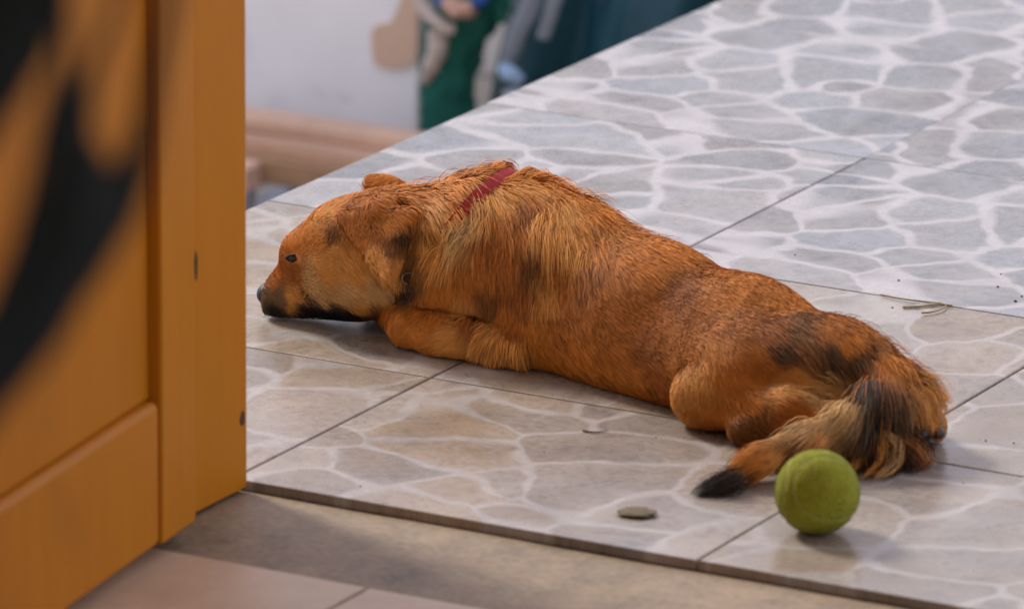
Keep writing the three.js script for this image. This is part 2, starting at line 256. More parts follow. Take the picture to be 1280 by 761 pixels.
{
  const weave = (r, g, b) => new THREE.MeshPhysicalMaterial({ color: lin(r, g, b), roughness: 0.85, sheen: 0.3, sheenRoughness: 0.6, sheenColor: lin(r, g, b) });
  const green = weave(0.003, 0.1, 0.072), pale = weave(0.5, 0.42, 0.36), blue = weave(0.02, 0.08, 0.3);
  // green cloth bundle: a narrow standing fold that widens into a top roll
  const o = thing('green_cloth', 'hanging green cloth with pale twisted bands beside the white wall', 'cloth', [-1.35, YARD, -2.44]);
  const L = (x, y, z = 0) => [x + 1.42, y - YARD + 0.036, z];
  part('cloth', limb([L(-1.425, -0.65), L(-1.421, -0.55), L(-1.42, -0.5), L(-1.412, -0.45), L(-1.395, -0.41), L(-1.375, -0.36), L(-1.365, -0.2)], [0.03, 0.032, 0.033, 0.033, 0.038, 0.05, 0.055], 0.5, 80, 26, 0.35), green, o);
  part('cloth_corner', limb([L(-1.352, -0.30), L(-1.346, -0.38), L(-1.347, -0.415)], [0.018, 0.014, 0.005], 0.5, 30, 16, 0.3), green, o);
  part('band', limb([L(-1.449, -0.385, 0.025), L(-1.436, -0.402, 0.028), L(-1.41, -0.418, 0.03), L(-1.395, -0.424, 0.026)], [0.008, 0.0085, 0.0085, 0.007], 0.8, 40, 14, 0.3), pale, o);
  part('band', limb([L(-1.425, -0.425, 0.022), L(-1.42, -0.445, 0.024), L(-1.428, -0.47, 0.024), L(-1.444, -0.497, 0.018)], [0.012, 0.0125, 0.011, 0.007], 0.7, 40, 14, 0.3), pale, o);
  part('band', limb([L(-1.405, -0.383, 0.03), L(-1.385, -0.395, 0.034), L(-1.366, -0.39, 0.03)], [0.012, 0.013, 0.011], 0.8, 30, 14, 0.2), weave(0.5, 0.3, 0.22), o);
  part('blue_band', limb([L(-1.42, -0.372, 0.028), L(-1.408, -0.39, 0.03), L(-1.4, -0.394, 0.03)], [0.009, 0.008, 0.006], 0.8, 24, 12, 0.2), blue, o);
  part('blue_band', limb([L(-1.368, -0.385, 0.03), L(-1.356, -0.38, 0.03), L(-1.35, -0.366, 0.028)], [0.008, 0.008, 0.006], 0.8, 24, 12, 0.2), blue, o);
  // dark blue tarpaulin pulled over a heap
  const t = thing('tarpaulin_heap', 'dark teal blue tarpaulin pulled over a heap by the porch edge', 'tarpaulin', [-1.0, YARD, -2.6]);
  const tarp = new THREE.MeshPhysicalMaterial({ color: lin(0.004, 0.04, 0.055), roughness: 0.5, specularIntensity: 0.5 });
  part('sheet', softCloth(110, 90, (u, v, s) => {
    const a = u * 2 - 1, b = v * 2 - 1, d = Math.max(Math.abs(a), Math.abs(b)), q = Math.hypot(a, b) || 1, k = d / q;      // square to disc
    const X = a * k, Z = b * k, rad = Math.hypot(X, Z);
    let y = 0.46 * Math.pow(Math.max(0, 1 - Math.pow(rad, 3.2)), 0.6);
    const fold = 0.03 * Math.sin(Math.atan2(Z, X) * 11 + 3 * noise(X * 3, Z * 3, 7)) * rad * rad + 0.04 * fbm(X * 3, Z * 3, 8) + 0.012 * Math.abs(noise(X * 9, Z * 9, 2));
    const o = s * 0.004;
    return [X * (0.36 + fold * 0.6) * (1 - o), Math.max(0.004, y + fold * 0.5 * (1 - rad)) - o, Z * (0.2 + fold) * (1 - o)];
  }), tarp, t);
  const strap = new THREE.MeshStandardMaterial({ color: lin(0.2, 0.23, 0.27), roughness: 0.6 });
  const M = (x, y, z) => [x + 1.076, y - YARD + 0.046, z + 2.6];
  part('grey_strap', limb([M(-1.255, -0.25, -2.38), M(-1.268, -0.36, -2.37), M(-1.29, -0.42, -2.36), M(-1.302, -0.46, -2.36)], [0.012, 0.013, 0.011, 0.008], 0.3, 40, 14, 0.2), strap, t);
  part('grey_strap', limb([M(-1.225, -0.28, -2.37), M(-1.238, -0.37, -2.36), M(-1.252, -0.415, -2.36)], [0.01, 0.009, 0.008], 0.3, 40, 14, 0.2), strap, t);
  part('knot', limb([M(-1.3, -0.452, -2.35), M(-1.285, -0.456, -2.34), M(-1.27, -0.466, -2.345)], [0.008, 0.011, 0.007], 0.8, 24, 14, 0.3), new THREE.MeshStandardMaterial({ color: lin(0.25, 0.36, 0.5), roughness: 0.7 }), t);
  const jar = thing('small_jar', 'small brown jar standing at the foot of the tarpaulin heap', 'jar', [-1.235, YARD, -2.4]);
  part('jar_body', new THREE.LatheGeometry([[0.0005, 0], [0.016, 0], [0.018, 0.01], [0.018, 0.135], [0.013, 0.15], [0.0005, 0.151]].map((p) => new THREE.Vector2(...p)), 28), new THREE.MeshStandardMaterial({ color: lin(0.34, 0.2, 0.13), roughness: 0.5 }), jar);
  part('lid', new THREE.LatheGeometry([[0.0005, 0.1515], [0.0145, 0.1515], [0.015, 0.155], [0.014, 0.173], [0.0005, 0.174]].map((p) => new THREE.Vector2(...p)), 28), new THREE.MeshStandardMaterial({ color: lin(0.25, 0.27, 0.3), roughness: 0.5 }), jar);
}
// ---------------------------------------------------------------- dark curtain gathered to one side in the room
{
  const cloth = new THREE.MeshPhysicalMaterial({ color: lin(0.012, 0.016, 0.014), roughness: 0.9 });
  const o = thing('curtain', 'dark curtain swept aside in front of the orange door', 'curtain', [1.299, 0, 2.567]);
  const K = 2.4 / 8431, at = (a, b, d = 0) => [(a - 100) * K * 0.8766 + d * 0.48, 0.9275 - (b - 250) * K, -(a - 100) * K * 0.4812 + d * 0.88];
  const fold = (list, d, wave = 0.25) => part('fold', limb(list.map(([a, b]) => at(a, b, d)), list.map((p) => p[2] * K), 0.5, 160, 22, wave), cloth, o);
  fold([[60, -3300, 90], [50, -1500, 70], [32, -200, 52], [28, 0, 52], [-5, 65, 58], [-70, 160, 60], [-170, 300, 60], [-330, 560, 60]], 0);
  fold([[100, -3300, 30], [95, -1500, 20], [85, -100, 10], [85, 60, 9], [86, 120, 15], [100, 190, 34], [103, 250, 56], [72, 330, 52], [25, 410, 46], [-40, 500, 46], [-150, 640, 50], [-330, 900, 50]], 0.012);
  fold([[250, -3300, 30], [240, -1500, 20], [216, -60, 11], [207, 20, 11], [194, 90, 13], [184, 150, 14], [166, 215, 22], [138, 270, 30], [98, 335, 32], [50, 400, 32], [-5, 470, 36], [-100, 590, 40], [-330, 860, 40]], -0.01);
  fold([[80, 60, 7], [66, 130, 9], [50, 220, 11], [28, 300, 12], [2, 370, 14], [-60, 470, 20], [-200, 640, 20]], 0.02);
  fold([[180, -3300, 20], [175, -1500, 14], [165, -100, 7], [140, 30, 7], [118, 85, 9], [104, 130, 12], [98, 190, 14]], -0.02);
  part('curtain_rail', new THREE.CylinderGeometry(0.012, 0.012, 2.65, 18).rotateZ(Math.PI / 2), new THREE.MeshStandardMaterial({ color: lin(0.25, 0.2, 0.15), roughness: 0.5 }), o, [-0.924, 1.94, 0.01]);
}
// ---------------------------------------------------------------- the dog: one continuous body from a blended distance field
const smin = (a, b, k) => { const h = Math.max(k - Math.abs(a - b), 0) / k; return Math.min(a, b) - h * h * k * 0.25; };
const dCap = (p, s) => { const [ax, ay, az, ra, bx, by, bz, rb] = s, dx = bx - ax, dy = by - ay, dz = bz - az; const t = clamp(((p[0] - ax) * dx + (p[1] - ay) * dy + (p[2] - az) * dz) / (dx * dx + dy * dy + dz * dz)); return Math.hypot(p[0] - ax - t * dx, p[1] - ay - t * dy, p[2] - az - t * dz) - mix(ra, rb, t); };
const dEll = (p, s) => { const [cx, cy, cz, rx, ry, rz, turn = 0, tilt = 0] = s; let x = p[0] - cx, y = p[1] - cy, z = p[2] - cz; if (turn) { const c = Math.cos(turn), n = Math.sin(turn); [x, z] = [c * x + n * z, -n * x + c * z]; } if (tilt) { const c = Math.cos(tilt), n = Math.sin(tilt); [x, y] = [c * x + n * y, -n * x + c * y]; } const a = Math.hypot(x / rx, y / ry, z / rz), b = Math.hypot(x / rx / rx, y / ry / ry, z / rz / rz); return b < 1e-9 ? -Math.min(rx, ry, rz) : a * (a - 1) / b; };
const dFlap = (p, f) => {                                         // a thin rounded triangle: corners a, b, c and half thickness
  const a = f.slice(0, 3), b = f.slice(3, 6), c = f.slice(6, 9), sub = (u, v) => [u[0] - v[0], u[1] - v[1], u[2] - v[2]], dot = (u, v) => u[0] * v[0] + u[1] * v[1] + u[2] * v[2], cr = (u, v) => [u[1] * v[2] - u[2] * v[1], u[2] * v[0] - u[0] * v[2], u[0] * v[1] - u[1] * v[0]];
  const ba = sub(b, a), cb = sub(c, b), ac = sub(a, c), n = cr(ba, ac), pa = sub(p, a), pb = sub(p, b), pc = sub(p, c), g = (e, q) => { const t = clamp(dot(e, q) / dot(e, e)); return (e[0] * t - q[0]) ** 2 + (e[1] * t - q[1]) ** 2 + (e[2] * t - q[2]) ** 2; };
  const out = Math.sign(dot(cr(ba, n), pa)) + Math.sign(dot(cr(cb, n), pb)) + Math.sign(dot(cr(ac, n), pc)) < 2;
  return Math.sqrt(out ? Math.min(g(ba, pa), g(cb, pb), g(ac, pc)) : dot(n, pa) ** 2 / dot(n, n)) - f[9];
};
const TORSO = [['c', -0.085, 0.072, -0.108, 0.042, -0.01, 0.08, -0.122, 0.05], ['c', -0.01, 0.08, -0.122, 0.05, 0.045, 0.064, -0.122, 0.052], ['e', 0.045, 0.06, -0.122, 0.075, 0.057, 0.057], ['c', 0.045, 0.058, -0.12, 0.054, 0.15, 0.052, -0.094, 0.05], ['c', 0.15, 0.052, -0.094, 0.05, 0.25, 0.048, -0.064, 0.046], ['c', 0.25, 0.048, -0.064, 0.046, 0.345, 0.042, -0.034, 0.038], ['c', 0.345, 0.042, -0.034, 0.038, 0.405, 0.036, -0.022, 0.027], ['e', -0.04, 0.047, -0.106, 0.038, 0.038, 0.036], ['c', 0.075, 0.028, -0.078, 0.026, 0.23, 0.027, -0.03, 0.026],
  ['e', 0.3, 0.042, -0.008, 0.058, 0.036, 0.028, -0.12, -0.15]];
const HEAD = [['c', -0.193, 0.0158, -0.090, 0.0122, -0.163, 0.036, -0.097, 0.026], ['c', -0.191, 0.0105, -0.087, 0.0088, -0.12, 0.031, -0.1, 0.02], ['c', -0.196, 0.0215, -0.09, 0.0072, -0.171, 0.051, -0.099, 0.0155], ['e', -0.128, 0.062, -0.103, 0.049, 0.045, 0.045], ['e', -0.122, 0.044, -0.079, 0.035, 0.027, 0.024], ['e', -0.122, 0.044, -0.125, 0.035, 0.027, 0.024], ['e', -0.168, 0.06, -0.082, 0.015, 0.0115, 0.012], ['e', -0.168, 0.06, -0.117, 0.015, 0.0115, 0.012], ['e', -0.092, 0.078, -0.11, 0.045, 0.034, 0.038]];
const EARS = [['t', -0.122, 0.102, -0.068, -0.053, 0.114, -0.064, -0.062, 0.063, -0.0375, 0.0042], ['c', -0.088, 0.108, -0.074, 0.013, -0.09, 0.09, -0.095, 0.02], ['e', -0.122, 0.107, -0.138, 0.025, 0.011, 0.007, 0.3, 0.05]];
const LEGS = [
  ['c', 0.03, 0.072, -0.092, 0.032, 0.05, 0.032, -0.078, 0.02], ['c', 0.048, 0.019, -0.06, 0.017, -0.03, 0.017, -0.062, 0.016], ['c', -0.03, 0.017, -0.062, 0.016, -0.057, 0.017, -0.07, 0.0165], ['c', -0.057, 0.017, -0.07, 0.0165, -0.088, 0.017, -0.1, 0.0165],   // near foreleg: upper arm, forearm, wrist, paw under the chin
  ['c', 0.0, 0.052, -0.1, 0.032, -0.05, 0.04, -0.104, 0.024],                                                    // breast above it
  ['c', -0.02, 0.02, -0.13, 0.019, -0.12, 0.012, -0.125, 0.012],                                                    // far foreleg under the chin
  ['c', 0.28, 0.042, 0.0, 0.03, 0.252, 0.026, 0.006, 0.025], ['c', 0.252, 0.024, 0.008, 0.023, 0.335, 0.03, 0.024, 0.016], ['c', 0.335, 0.03, 0.024, 0.0155, 0.365, 0.026, 0.022, 0.013], ['c', 0.36, 0.02, 0.024, 0.012, 0.3, 0.0125, 0.034, 0.0125],   // near hind leg: knee, shank, hock, foot
  ['c', 0.35, 0.03, -0.06, 0.026, 0.405, 0.017, -0.045, 0.015], ['c', 0.405, 0.016, -0.045, 0.015, 0.422, 0.014, -0.04, 0.014]];                                                       // far hind foot
const TAIL = [['c', 0.395, 0.044, -0.02, 0.018, 0.405, 0.04, 0.012, 0.0165], ['c', 0.405, 0.04, 0.012, 0.0165, 0.393, 0.034, 0.045, 0.013], ['c', 0.393, 0.034, 0.045, 0.013, 0.374, 0.026, 0.083, 0.0105], ['c', 0.374, 0.026, 0.083, 0.0105, 0.352, 0.018, 0.118, 0.008], ['c', 0.352, 0.018, 0.118, 0.008, 0.343, 0.011, 0.142, 0.004]];
const blend = (p, list, k) => { let d = 9; for (const s of list) { const e = s[0] === 'c' ? dCap(p, s.f) : s[0] === 't' ? dFlap(p, s.f) : dEll(p, s.f); d = d > 8 ? e : smin(d, e, k); } return d; };
for (const l of [TORSO, HEAD, EARS, LEGS, TAIL]) for (const s of l) s.f = s.slice(1);
function dogField(p) {
  let d = smin(blend(p, TORSO, 0.035), blend(p, HEAD, 0.02), 0.022);
  d = smin(d, blend(p, LEGS, 0.009), 0.005); d = smin(d, blend(p, EARS, 0.004), 0.006); d = smin(d, blend(p, TAIL, 0.012), 0.012);
  return Math.max(d, 0.0025 - p[1]);
}
function surfaceNet(f, lo, hi, h) {
  const n = [0, 1, 2].map((a) => Math.ceil((hi[a] - lo[a]) / h) + 1), [nx, ny, nz] = n, V = new Float32Array(nx * ny * nz), at = (i, j, k) => (k * ny + j) * nx + i;
  for (let k = 0; k < nz; k++) for (let j = 0; j < ny; j++) for (let i = 0; i < nx; i++) V[at(i, j, k)] = f([lo[0] + i * h, lo[1] + j * h, lo[2] + k * h]);
  const idx = new Int32Array(nx * ny * nz).fill(-1), P = [], I = [];
  for (let k = 0; k < nz - 1; k++) for (let j = 0; j < ny - 1; j++) for (let i = 0; i < nx - 1; i++) {
    let sx = 0, sy = 0, sz = 0, c = 0;
    const e = (a, b) => { const [i0, j0, k0] = a, [i1, j1, k1] = b, va = V[at(i + i0, j + j0, k + k0)], vb = V[at(i + i1, j + j1, k + k1)]; if ((va < 0) === (vb < 0)) return; const t = va / (va - vb); sx += mix(i0, i1, t); sy += mix(j0, j1, t); sz += mix(k0, k1, t); c++; };
    for (let a = 0; a < 2; a++) for (let b = 0; b < 2; b++) { e([0, a, b], [1, a, b]); e([a, 0, b], [a, 1, b]); e([a, b, 0], [a, b, 1]); }
    if (!c) continue;
    idx[at(i, j, k)] = P.length / 3; P.push(lo[0] + (i + sx / c) * h, lo[1] + (j + sy / c) * h, lo[2] + (k + sz / c) * h);
  }
  const quad = (a, b, c, d, flip) => { if (a < 0 || b < 0 || c < 0 || d < 0) return; flip ? I.push(a, c, b, a, d, c) : I.push(a, b, c, a, c, d); };
  for (let k = 1; k < nz - 1; k++) for (let j = 1; j < ny - 1; j++) for (let i = 1; i < nx - 1; i++) {
    const v = V[at(i, j, k)] < 0;
    if (v !== V[at(i + 1, j, k)] < 0) quad(idx[at(i, j - 1, k - 1)], idx[at(i, j, k - 1)], idx[at(i, j, k)], idx[at(i, j - 1, k)], !v);
    if (v !== V[at(i, j + 1, k)] < 0) quad(idx[at(i - 1, j, k - 1)], idx[at(i - 1, j, k)], idx[at(i, j, k)], idx[at(i, j, k - 1)], !v);
    if (v !== V[at(i, j, k + 1)] < 0) quad(idx[at(i - 1, j - 1, k)], idx[at(i, j - 1, k)], idx[at(i, j, k)], idx[at(i - 1, j, k)], !v);
  }
  const g = new THREE.BufferGeometry(); g.setAttribute('position', new THREE.Float32BufferAttribute(P, 3)); g.setIndex(I); g.grid = { V, nx, ny, nz, lo, h };
  const N = new Float32Array(P.length), q = 0.0012;
  for (let i = 0; i < P.length; i += 3) { const p = [P[i], P[i + 1], P[i + 2]]; const gx = f([p[0] + q, p[1], p[2]]) - f([p[0] - q, p[1], p[2]]), gy = f([p[0], p[1] + q, p[2]]) - f([p[0], p[1] - q, p[2]]), gz = f([p[0], p[1], p[2] + q]) - f([p[0], p[1], p[2] - q]), l = Math.hypot(gx, gy, gz) || 1; N[i] = gx / l; N[i + 1] = gy / l; N[i + 2] = gz / l; }
  g.setAttribute('normal', new THREE.BufferAttribute(N, 3)); return g;
}
const bodyGeometry = surfaceNet(dogField, [-0.235, -0.004, -0.205], [0.46, 0.16, 0.175], 0.0033);
const dog = thing('dog', 'red golden long haired dog lying on the tiled porch floor with its chin down', 'dog', [0.1, 0, -0.08]);
const inDog = (g) => g.translate(-0.1, 0, 0.08);
// coat: a guide every few centimetres with place (mm), lie of the hair (x100), length (mm), lift (%), colour
const COAT = [[-196,16,-72,95,32,-3,2.5,20,'DL'], [-193,10,-73,97,25,-7,2.5,20,'K'], [-180,17,-73,94,33,7,3,20,'DL'], [-175,14,-74,95,32,0,3,20,'L'], [-188,24,-73,88,47,0,3,20,'DL'], [-185,8,-75,98,9,-20,2.5,20,'K'], [-159,13,-76,100,4,8,4,20,'K'], [-140,16,-70,95,11,29,5,20,'K'], [-190,34,-76,63,78,-5,3,20,'R'], [-184,45,-75,60,58,55,3,20,'G'], [-172,24,-72,96,19,21,3.5,20,'L'], [-148,46,-57,94,9,32,4.5,20,'C'], [-161,50,-62,92,13,37,4,20,'R'], [-131,60,-54,100,4,2,5,20,'L'], [-135,36,-55,100,1,10,5,20,'C'], [-112,40,-54,93,-24,-28,7,20,'C'], [-93,45,-60,76,-46,-45,9,25,'C'], [-108,27,-61,52,-55,-66,8,25,'L'], [-92,27,-71,-6,-62,-78,9,25,'B'], [-140,80,-63,93,37,6,6,20,'G'], [-165,75,-70,21,77,-61,4,20,'G'], [-169,88,-92,66,67,-33,6,20,'G'], [-147,104,-101,32,21,-93,7,20,'G'], [-147,93,-75,88,46,-8,6,20,'L'], [-137,109,-137,88,35,32,9,20,'G'], [-109,62,-55,74,-66,-13,9,30,'L'], [-129,73,-57,99,13,-4,6,20,'L'], [-121,102,-63,68,-61,41,6,20,'R'], [-131,84,-63,-11,-87,47,6,25,'B'], [-103,104,-61,19,-85,48,6,20,'R'], [-84,98,-55,55,-70,46,5,15,'M'], [-64,88,-46,42,-78,46,5,15,'B'], [-83,80,-45,58,-67,45,6,25,'L'], [-68,75,-40,91,-31,27,7,30,'L'], [-55,73,-44,-38,-36,-85,7,30,'L'], [-96,89,-52,36,-80,49,5,15,'R'], [-81,116,-65,97,-22,-15,11,20,'R'], [-65,116,-63,93,-12,34,12,20,'G'], [-54,97,-51,23,-97,-9,6,15,'D'], [-117,122,-141,52,69,-51,8,35,'G'], [-140,118,-142,-46,89,-4,8,40,'G'], [-66,117,-92,95,-2,32,20,30,'G'], [-76,124,-122,84,17,-51,22,30,'G'], [-41,115,-81,87,-19,45,20,30,'L'], [-54,97,-70,60,-68,42,20,30,'L'], [-63,71,-63,-26,-97,0,18,30,'L'], [-43,133,-124,82,21,-53,24,40,'G'], [-32,126,-90,96,4,29,22,35,'G'], [-4,127,-86,56,-57,60,24,35,'L'], [-12,139,-122,15,-7,-99,27,45,'G'], [-5,107,-69,-41,-82,40,24,35,'C'], [-20,87,-62,-48,-86,17,24,30,'L'], [17,133,-103,98,-17,8,26,30,'L'], [13,135,-136,18,-13,-98,28,50,'G'], [23,119,-79,46,-63,62,20,25,'R'], [33,124,-88,66,-43,62,20,25,'M'], [16,101,-65,26,-85,46,16,20,'R'], [41,93,-60,36,-85,39,16,20,'R'], [5,78,-58,8,-99,14,14,20,'R'], [-18,64,-59,-25,-96,-12,12,20,'G'], [-35,37,-63,22,-36,91,12,25,'G'], [-4,46,-61,-28,-91,-32,12,20,'L'], [-72,27,-62,-4,-77,64,8,25,'G'], [-40,17,-46,-83,-42,-38,7,20,'G'], [-86,27,-75,-69,-64,-34,6,20,'G'], [-54,19,-51,-82,-57,-6,6,20,'G'], [-46,25,-51,-67,-73,9,9,25,'G'], [-2,22,-45,-91,-41,4,11,25,'L'], [27,27,-46,-52,-79,31,15,30,'L'], [7,34,-56,25,-46,85,12,20,'M'], [53,25,-45,23,-97,11,18,30,'L'], [40,19,-43,-22,-96,-17,15,30,'L'], [65,6,-57,11,-76,-64,14,25,'G'], [24,57,-54,-4,-100,-9,15,20,'B'], [38,51,-52,-6,-99,-12,15,20,'R'], [56,92,-60,17,-89,42,20,20,'B'], [57,70,-52,16,-95,28,18,20,'M'], [54,121,-89,56,-50,66,26,25,'L'], [70,112,-79,45,-63,63,28,25,'L'], [85,108,-79,50,-60,63,28,25,'L'], [96,113,-92,71,-35,62,24,25,'G'], [90,84,-58,35,-79,51,20,20,'R'], [112,87,-56,57,-51,64,18,20,'M'], [74,73,-52,20,-91,35,16,20,'L'], [136,92,-52,78,-39,48,16,20,'R'], [43,130,-136,94,-12,33,24,30,'G'], [92,119,-121,92,-37,14,20,25,'G'], [158,110,-85,94,-15,31,15,20,'G'], [227,102,-64,79,2,61,9,20,'G'], [294,91,-42,86,-11,50,9,20,'G'], [359,82,-11,87,-45,19,14,25,'G'], [398,67,-16,82,-38,43,22,40,'G'], [427,49,-14,47,-86,-18,28,55,'L'], [145,105,-69,93,-15,33,15,20,'G'], [95,51,-42,77,-51,38,9,20,'R'], [80,29,-43,59,-81,-3,9,20,'G'], [115,30,-33,79,-57,21,12,20,'G'], [46,42,-50,26,-96,7,14,20,'R'], [64,39,-46,36,-93,7,14,20,'G'], [140,72,-38,90,-28,32,9,20,'R'], [128,58,-34,85,-38,37,9,20,'R'], [179,50,-20,92,-18,36,9,20,'M'], [160,61,-29,94,-23,26,9,20,'R'], [193,67,-27,90,-8,42,9,20,'R'], [204,85,-39,87,-5,49,9,20,'M'], [237,79,-17,86,-1,50,9,20,'R'], [230,61,-4,78,6,62,9,20,'R'], [165,24,-20,94,-27,22,12,20,'G'], [131,20,-30,93,-32,18,12,20,'G'], [208,31,-6,92,-2,40,12,20,'R'], [192,13,-16,97,-18,17,11,20,'R'], [243,92,-32,92,-13,38,9,20,'G'], [274,85,-12,88,-7,46,9,20,'R'], [297,86,-10,91,-11,41,14,20,'M'], [312,89,-21,83,-6,55,15,20,'B'], [331,78,3,88,-33,35,17,25,'B'], [352,75,3,77,-58,26,20,25,'D'], [318,72,12,96,-27,13,15,20,'D'], [370,72,-4,68,-69,24,20,30,'D'], [382,62,0,51,-70,51,22,30,'B'], [348,88,-19,86,-35,38,15,25,'R'], [399,62,0,52,-12,84,24,30,'R'], [254,41,29,38,-82,42,7,20,'L'], [241,20,31,0,-95,-30,6,20,'L'], [237,28,29,3,-100,2,6,20,'L'], [273,56,26,71,-55,44,9,20,'G'], [263,17,32,3,-87,-49,7,20,'G'], [295,47,28,91,-42,0,10,20,'G'], [291,63,20,89,-46,6,12,20,'R'], [263,0,18,57,-82,-4,7,20,'R'], [311,18,44,86,-50,0,9,20,'B'], [327,50,21,100,-1,2,9,25,'L'], [353,47,17,97,-4,-25,20,30,'C'], [365,42,14,85,-38,-37,22,30,'C'], [312,60,19,97,-22,-6,9,20,'R'], [337,34,41,96,-19,-20,12,20,'R'], [399,59,14,43,-22,87,34,30,'K'], [414,46,30,8,-91,41,36,30,'K'], [412,36,39,-15,-95,26,36,30,'K'], [398,48,52,-50,-34,80,21,20,'C'], [393,40,64,-46,-32,83,21,20,'C'], [385,37,81,-29,-19,94,21,20,'C'], [371,29,102,-50,-34,80,21,15,'L'], [391,32,74,-31,-21,93,28,15,'G'], [394,51,37,0,-7,100,21,20,'C'], [383,42,64,-37,-25,90,21,20,'C'], [377,35,94,-59,-41,69,21,15,'C'], [384,25,93,-66,-58,47,26,15,'B'], [362,24,118,-38,-26,89,21,15,'G'], [347,13,142,-58,-34,74,26,15,'K'], [337,5,148,-79,-29,53,22,10,'K'], [400,9,-16,25,-95,18,40,30,'B'], [428,24,-14,-14,-45,-88,4,20,'K'], [431,27,-22,-13,-40,-91,6,20,'L'], [-171,8,-77,98,11,-15,3.5,20,'K'], [-127,19,-64,100,3,4,5,20,'K'], [-115,20,-65,91,-12,-41,6,20,'K'], [-107,17,-73,-7,-36,-93,7,20,'D'], [-59,56,-63,-14,-96,-25,14,15,'K'], [-55,68,-62,-19,-98,-8,16,20,'D'], [-67,45,-66,-25,-86,-45,8,15,'D']];
const HAIR = { G: [0.58, 0.2, 0.03], L: [0.68, 0.305, 0.075], C: [0.64, 0.38, 0.15], R: [0.45, 0.146, 0.024], M: [0.33, 0.105, 0.02], B: [0.19, 0.07, 0.018], D: [0.075, 0.034, 0.014], DL: [0.2, 0.11, 0.05], K: [0.016, 0.014, 0.013] };
const guides = COAT.map(([x, y, z, a, b, c, len, lift, key]) => ({ x: x / 1000, y: y / 1000, z: z / 1000, d: [a / 100, b / 100, c / 100], len: len / 1000, lift: lift / 100, c: HAIR[key] }));
const COLLAR = { c: [-0.034, 0.085, -0.116], n: [0.852, -0.523, 0] };
const collarDistance = (x, y) => (x - COLLAR.c[0]) * COLLAR.n[0] + (y - COLLAR.c[1]) * COLLAR.n[1];
const EYE = [-0.1645, 0.0603, -0.0658];
function coatAt(p, out) {
  let W = 0, r = 0, g = 0, b = 0, dx = 0, dy = 0, dz = 0, len = 0, lift = 0;
  for (const q of guides) {
    const ex = p[0] - q.x, ey = p[1] - q.y, ez = (p[2] - q.z) * 0.7, d2 = ex * ex + ey * ey + ez * ez + 4e-6; if (d2 > 0.007) continue;
    const w = 1 / (d2 * d2 * Math.sqrt(d2)); W += w;
    r += w * q.c[0]; g += w * q.c[1]; b += w * q.c[2]; dx += w * q.d[0]; dy += w * q.d[1]; dz += w * q.d[2]; len += w * q.len; lift += w * q.lift;
  }
  if (!W) { W = 1; [r, g, b] = HAIR.G; dx = 1; len = 0.012; lift = 0.2; }
  out.c = [r / W, g / W, b / W]; out.d = [dx / W, dy / W, dz / W]; out.len = len / W; out.lift = lift / W; return out;
}
const grid = bodyGeometry.grid;
function skin(x, y, z) {                                          // distance to the skin, read from the grid
  const fx = clamp((x - grid.lo[0]) / grid.h, 0, grid.nx - 1.001), fy = clamp((y - grid.lo[1]) / grid.h, 0, grid.ny - 1.001), fz = clamp((z - grid.lo[2]) / grid.h, 0, grid.nz - 1.001);
  const i = fx | 0, j = fy | 0, k = fz | 0, u = fx - i, v = fy - j, w = fz - k, V = grid.V, nx = grid.nx, s = grid.nx * grid.ny, a = k * s + j * nx + i;
  return mix(mix(mix(V[a], V[a + 1], u), mix(V[a + nx], V[a + nx + 1], u), v), mix(mix(V[a + s], V[a + s + 1], u), mix(V[a + s + nx], V[a + s + nx + 1], u), v), w);
}
const furP = [], furN = [], furC = [], furI = [];
function strand(path, width, c0, c1, normal, r) {                 // path: points from root to tip
  const n = path.length - 1, base = furP.length / 3, side = new THREE.Vector3(), d = new THREE.Vector3(), nn = new THREE.Vector3(...normal), roll = (r() - 0.5) * 1.6;
  for (let k = 0; k <= n; k++) {
    const a = path[Math.max(0, k - 1)], b = path[Math.min(n, k + 1)], t = k / n;
    d.set(b[0] - a[0], b[1] - a[1], b[2] - a[2]).normalize();
    side.crossVectors(d, nn).normalize().applyAxisAngle(d, roll);
    const up = new THREE.Vector3().crossVectors(side, d).normalize(); if (up.dot(nn) < 0) up.negate();
    up.lerp(nn, 0.62).normalize();
    const w = width * (k === n ? 0 : 0.5 * (1 - 0.75 * t * t)), p = path[k];
    const m = t * t, c = [mix(c0[0], c1[0], m), mix(c0[1], c1[1], m), mix(c0[2], c1[2], m)];
    for (const s of k === n ? [0] : [-1, 1]) { furP.push(p[0] + side.x * w * s, Math.max(0.0008, p[1] + side.y * w * s), p[2] + side.z * w * s); furN.push(up.x, up.y, up.z); furC.push(...c); }
    if (k) { const q = base + (k - 1) * 2; k === n ? furI.push(q, q + 1, q + 2) : furI.push(q, q + 1, q + 2, q + 1, q + 3, q + 2); }
  }
}
